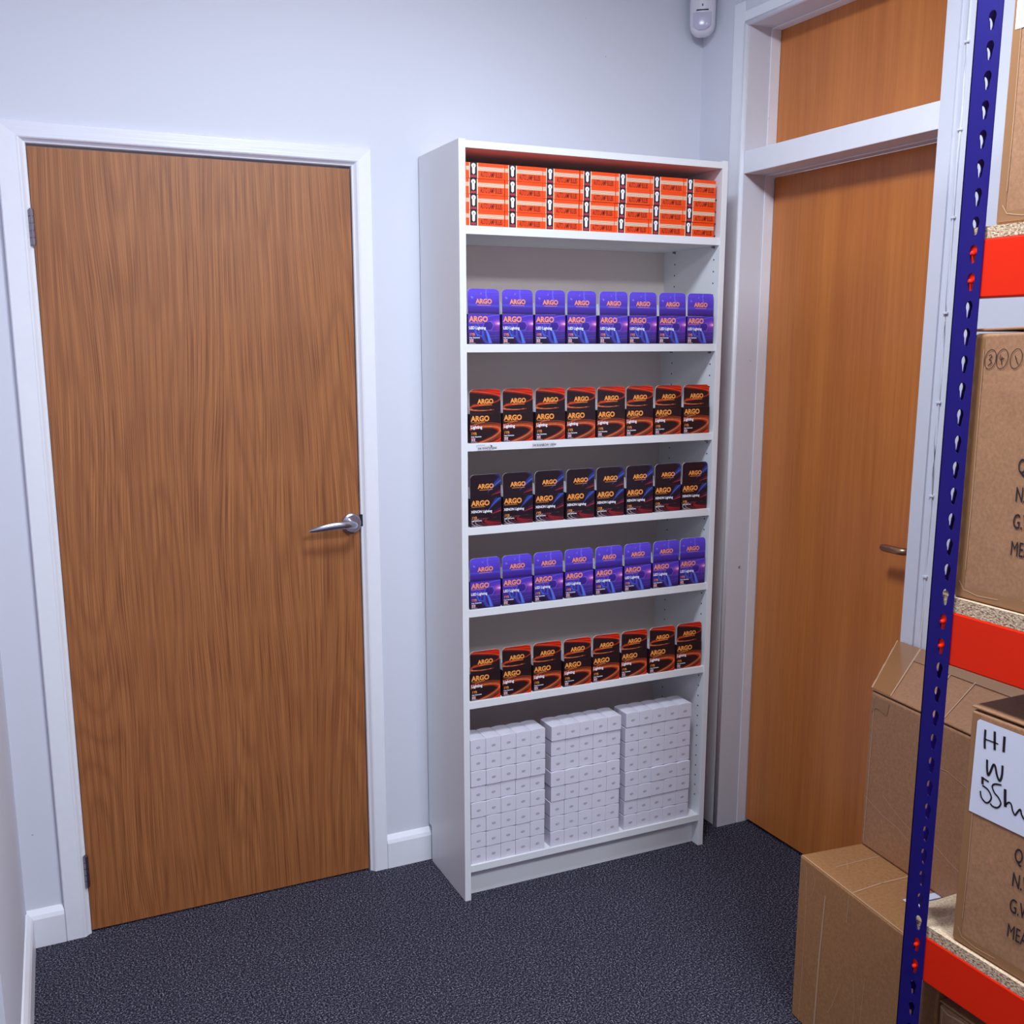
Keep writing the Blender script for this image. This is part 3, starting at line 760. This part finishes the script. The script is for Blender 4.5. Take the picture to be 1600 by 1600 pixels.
# lower floor carton
v1 = math.radians(-96.5); u1 = math.radians(-6.2)
A = (.484, -1.062); B = (A[0]+.44*math.cos(v1), A[1]+.44*math.sin(v1)); Cc = (B[0]+.40*math.cos(u1), B[1]+.40*math.sin(u1)); Dd = (A[0]+.40*math.cos(u1), A[1]+.40*math.sin(u1))
lowc = carton('cardboard_box', [A, B, Cc, Dd], 0, .40, M_card2, flap=False)
tag(lowc, 'large brown cardboard box on the carpet, lowest one beside the reddish door', 'box')
O, U, V = face_uv(A, B)
m = MB()
m.ribbon(O, U, V, [(.028, .385), (.034, .25), (.030, .0)], .0012, 0, .0008)
m.ribbon(O, U, V, [(.098, .352), (.090, .2), (.086, .0)], [.0035, .0045, .005], 0, .0008)
m.ribbon(O, U, V, [(.10, .20), (.112, .17)], .001, 0, .0008)
m.ribbon(O, U, V, [(.16, .17), (.145, .12), (.13, .09)], .001, 0, .0008); m.ribbon(O, U, V, [(.205, .22), (.215, .15), (.213, .10)], .0012, 0, .0008)
m.ribbon(O, U, V, [(.24, .24), (.232, .05)], .001, 0, .0008); m.ribbon(O, U, V, [(.175, .392), (.172, .33)], .0014, 0, .0008)
m.ribbon(O, U, V, [(.05, .39), (.06, .36), (.052, .33)], .0009, 0, .0008); m.ribbon(O, U, V, [(.02, .385), (.03, .37), (.028, .34)], .0009, 0, .0008)
m.ribbon(O, U, V, [(.40, .395), (.398, .2), (.392, 0)], .003, 0, .0008)
m.obj('tape_crease', M_tapeclr, lowc)
O2 = Vector((A[0], A[1], .4003)); U2 = Vector((math.cos(v1), math.sin(v1), 0)); V2 = Vector((math.cos(u1), math.sin(u1), 0))
m = MB()
for pts, wd in (([(.178, .005), (.165, .09), (.16, .2)], .0032), ([(.075, .04), (.07, .1), (.066, .17)], .0022), ([(.11, .09), (.135, .11)], .001), ([(.06, .08), (.09, .06)], .001), ([(.15, .06), (.17, .10)], .001), ([(.03, .08), (.07, .10)], .0009), ([(0.004, .003), (.2, .003), (.43, .003)], .003)):
    m.ribbon(O2, U2, V2, pts, wd, 0, .0004)
m.obj('tape_crease', M_tapeclr, lowc)
m = MB(); LO = O2+U2*.235+V2*.085
m.flat(LO, U2, V2, [[(0, 0), (.10, 0), (.10, .10), (0, .10)]], 0, .0006)
for k in range(5): m.flat(LO, U2, V2, [[(.02+.014*k, .01), (.024+.014*k, .01), (.024+.014*k, .085), (.02+.014*k, .085)]], 1, .0010)
m.obj('address_label', [M_paper, M_greyink], lowc)
# upper floor carton, its lid skewed towards the door frame
A = (.645, -1.083); v2 = math.radians(-95.8)
B = (A[0]+.345*math.cos(v2), A[1]+.345*math.sin(v2)); Dd = (.9065, -.902); Cc = (.9065, -1.32)
upc = carton('cardboard_box', [A, B, Cc, Dd], .4008, .775, M_card, ztop=[.775, .775, .798, .803])
tag(upc, 'brown cardboard box resting on the large box below, pushed against the white door frame', 'box')
O, U, V = face_uv(A, B)
m = MB()
m.ribbon(O, U, V, [(.0, .52), (.06, .50), (.11, .492), (.15, .478)], .0016, 0, .0010); m.ribbon(O, U, V, [(.06, .545), (.11, .52), (.15, .505)], .0014, 0, .0010)
m.ribbon(O, U, V, [(.18, .67), (.24, .675), (.30, .66)], .0016, 0, .0010); m.ribbon(O, U, V, [(.2, .515), (.26, .49), (.33, .47)], .0018, 0, .0010)
m.ribbon(O, U, V, [(.012, .76), (.010, .55), (.008, .41)], .0016, 0, .0010)
m.obj('crease', M_tapeclr, upc)
m = MB(); m.flat(O, U, V, [[(.004, .755), (.06, .757), (.055, .728), (.02, .735), (.004, .72)]], 0, .0010); m.obj('corner_tape', M_tape, upc)
# tape over the lid: along the left edge and across
def lidpt(s, t): # s along A->B, t along A->D
    a = Vector((*A, .7753)); b = Vector((*B, .7753)); c = Vector((*Cc, .7983)); d = Vector((*Dd, .8033))
    return a*(1-s)*(1-t)+b*s*(1-t)+c*s*t+d*(1-s)*t
m = MB()
def strip(m, s0, s1, t0, t1, mi, lift):
    n = 6; L = [lidpt(s0, t0+(t1-t0)*k/n)+Z*lift for k in range(n+1)]; R_ = [lidpt(s1, t0+(t1-t0)*k/n)+Z*lift for k in range(n+1)]
    m.add(L+R_, [(k, n+1+k, n+2+k, k+1) for k in range(n)], mi)
strip(m, .0, .17, .0, 1, 0, .0006); strip(m, .17, .18, .0, 1, 1, .0009); strip(m, .03, 1, .72, 1, 0, .0008); strip(m, .45, .457, .0, .72, 1, .0009); strip(m, .62, .626, .0, .75, 1, .0009)
m.obj('lid_tape', [M_tape, M_tapeclr], upc)
m = MB(); L = [lidpt(0, k/9) for k in range(10)]
m.add([p+Vector((-.001, .001, .001+.0012*math.sin(i*2.1))) for i, p in enumerate(L)]+[p+Vector((.001, -.0015, .0012)) for p in L], [(k, k+1, 11+k, 10+k) for k in range(9)])
m.obj('loose_tape_edge', M_tapeclr, upc)

# cartons on the rack shelves
def rack_carton(z0, z1, ya, yb, xf=.392, xb=.86, mt=M_card, ztop=None, flap=True):
    return carton('cardboard_box', [(xf, ya), (xf, yb), (xb, yb), (xb, ya)], z0, z1, mt, ztop, flap)
def tape_edges(root, xf, ya, yb, z0, z1, w1=.022):
    m = MB(); O = Vector((xf, ya, 0)); U = -Y
    m.flat(O, U, Z, [[(.0045, z0+.006), (w1, z0+.006), (w1, z1-.012), (.0045, z1-.012)]], 0, .0006)
    m.flat(O, U, Z, [[(.006, z0+.004), (ya-yb-.006, z0+.004), (ya-yb-.006, z0+.022), (.006, z0+.020)]], 0, .0009)
    m.obj('packing_tape', M_tape, root)
    m = MB()
    m.ribbon(O, U, Z, [(.012, z0+.03), (.022, z0+.016), (.05, z0+.011), (.09, z0+.013)], .0012, 0, .0016)
    m.ribbon(O, U, Z, [(w1+.0, z0+.05), (w1+.001, z0+.15), (w1, z1-.03)], .0009, 0, .0014)
    m.obj('tape_crease', M_tapeclr, root)
def prints(root, xf, yl, zs, step=0):
    m = MB()
    for t, z, s_ in zs: m.text(t, (xf, yl, z), -Y, Z, s_, 0, .0012, .56, 0 if t[0] == 'M' else .009)
    m.obj('printed_text', M_ink, root)
# middle shelf carton
midc = rack_carton(1.1045, 1.549, -1.494, -2.02, ztop=[1.552, 1.566, 1.566, 1.552])
tag(midc, 'brown cardboard box with circled handwritten numbers, on the middle rack shelf', 'box')
tape_edges(midc, .392, -1.494, -2.02, 1.1045, 1.549)
prints(midc, .392, -1.598, [('QTY:', 1.327, .034), ('N.W.:', 1.282, .034), ('G.W.:', 1.239, .034), ('MEAS:', 1.195, .034)])
m = MB(); O = Vector((.392, -1.494, 0)); U = -Y
def mk(cx, cz, rx, rz): return [(cx+rx*math.cos(a)+.35*rz*math.sin(a)*.35, cz+rz*math.sin(a)) for a in np.linspace(0, 2*PI, 25)]
for cx, cz in ((.0355, 1.5035), (.0575, 1.5045), (.083, 1.505)): m.ribbon(O, U, Z, mk(cx, cz, .0105, .0155), .0011, 0, .0012)
m.ribbon(O, U, Z, [(.0325, 1.509), (.036, 1.511), (.0385, 1.508), (.035, 1.504), (.0325, 1.503), (.037, 1.502), (.038, 1.498), (.033, 1.4935), (.0315, 1.4945)], .0016, 0, .0014)
m.ribbon(O, U, Z, [(.0545, 1.511), (.053, 1.505), (.0545, 1.503), (.0615, 1.5055)], .0014, 0, .0014); m.ribbon(O, U, Z, [(.058, 1.508), (.0565, 1.502), (.0575, 1.495)], .0014, 0, .0014)
m.ribbon(O, U, Z, [(.081, 1.510), (.085, 1.500), (.088, 1.496)], .0014, 0, .0014)
m.obj('handwriting', M_marker, midc)
# lower shelf carton with the sheet
hic = rack_carton(.4916, .927, -1.552, -2.05)
tag(hic, 'brown cardboard box with handwritten white sheet taped on, on the lowest rack shelf', 'box')
tape_edges(hic, .392, -1.552, -2.05, .4916, .927, .020)
prints(hic, .392, -1.659, [('QTY:', .692, .036), ('N.W.:', .648, .036), ('G.W.:', .602, .036), ('MEAS:', .556, .036)])
O = Vector((.392, -1.552, 0))
m = MB(); m.flat(O, U, Z, [[(.0135, .741), (.20, .741), (.20, .908), (.019, .908), (.0145, .903)]], 0, .0016)
def smooth(pts, n=6):
    if len(pts) < 3: return pts
    P = [pts[0]]+list(pts)+[pts[-1]]; out = []
    for i in range(1, len(P)-2):
        a, b, c, d = [np.array(q) for q in P[i-1:i+3]]
        for k in range(n):
            t = k/n; out.append(tuple(.5*((2*b)+(c-a)*t+(2*a-5*b+4*c-d)*t*t+(3*b-a-3*c+d)*t**3)))
    return out+[pts[-1]]
def st(pts, w_=.0032): m.ribbon(O, U, Z, smooth(pts), w_*1.25, 1, .0022)
st([(.032, .894), (.0325, .875), (.034, .861)], .0034); st([(.033, .8775), (.046, .878), (.059, .878)], .0018); st([(.050, .897), (.0515, .88), (.053, .8655)], .0036); st([(.069, .895), (.0695, .88), (.070, .868)], .0038)
st([(.0405, .844), (.042, .828), (.045, .818), (.049, .826), (.053, .839), (.057, .838), (.062, .824), (.068, .817), (.071, .828), (.0705, .845)], .0032)
st([(.0475, .807), (.036, .809)], .0024); st([(.0345, .811), (.036, .798)], .0036); st([(.036, .796), (.047, .793), (.055, .783), (.052, .773), (.045, .769), (.036, .775), (.033, .785)], .0024)
st([(.072, .811), (.060, .808), (.055, .802), (.060, .793), (.069, .787), (.074, .779), (.069, .770), (.060, .768), (.054, .771)], .0024)
st([(.0795, .807), (.081, .79), (.083, .777)], .0042); st([(.083, .780), (.088, .787), (.093, .786), (.097, .776), (.102, .770)], .0024); st([(.102, .770), (.110, .784), (.114, .776), (.122, .772), (.128, .80)], .0026)
sh = m.obj('paper_sheet', [M_paper, M_marker], hic); sh['label'] = 'white sheet with handwritten black marker letters'
# top shelf carton with a label
topc = rack_carton(1.7116, 2.12, -1.515, -2.02)
tag(topc, 'brown cardboard box with white label, on the highest rack shelf', 'box')
tape_edges(topc, .392, -1.515, -2.02, 1.7116, 2.12, .018)
m = MB(); O = Vector((.392, -1.515, 0)); m.flat(O, U, Z, [[(.0075, 1.998), (.14, 1.998), (.14, 2.09), (.0075, 2.09)]], 0, .0012); m.obj('label_sheet', M_paper, topc)
# floor carton under the rack
unc = carton('cardboard_box', [(.425, -1.512), (.425, -1.98), (.84, -1.98), (.84, -1.560)], 0, .335, M_card)
tag(unc, 'brown taped cardboard box on the floor beneath the lowest rack beam', 'box')
m = MB(); O = Vector((.425, -1.512, 0)); m.ribbon(O, U, Z, [(.004, .325), (.02, .318), (.05, .322), (.12, .32)], .004, 0, .0012); m.ribbon(O, U, Z, [(.008, .32), (.010, .25), (.009, .1)], .0018, 0, .0012)
m.ribbon(O, U, Z, [(.03, .32), (.045, .28)], .0012, 0, .0012)
m.obj('tape_crease', M_tapeclr, unc)
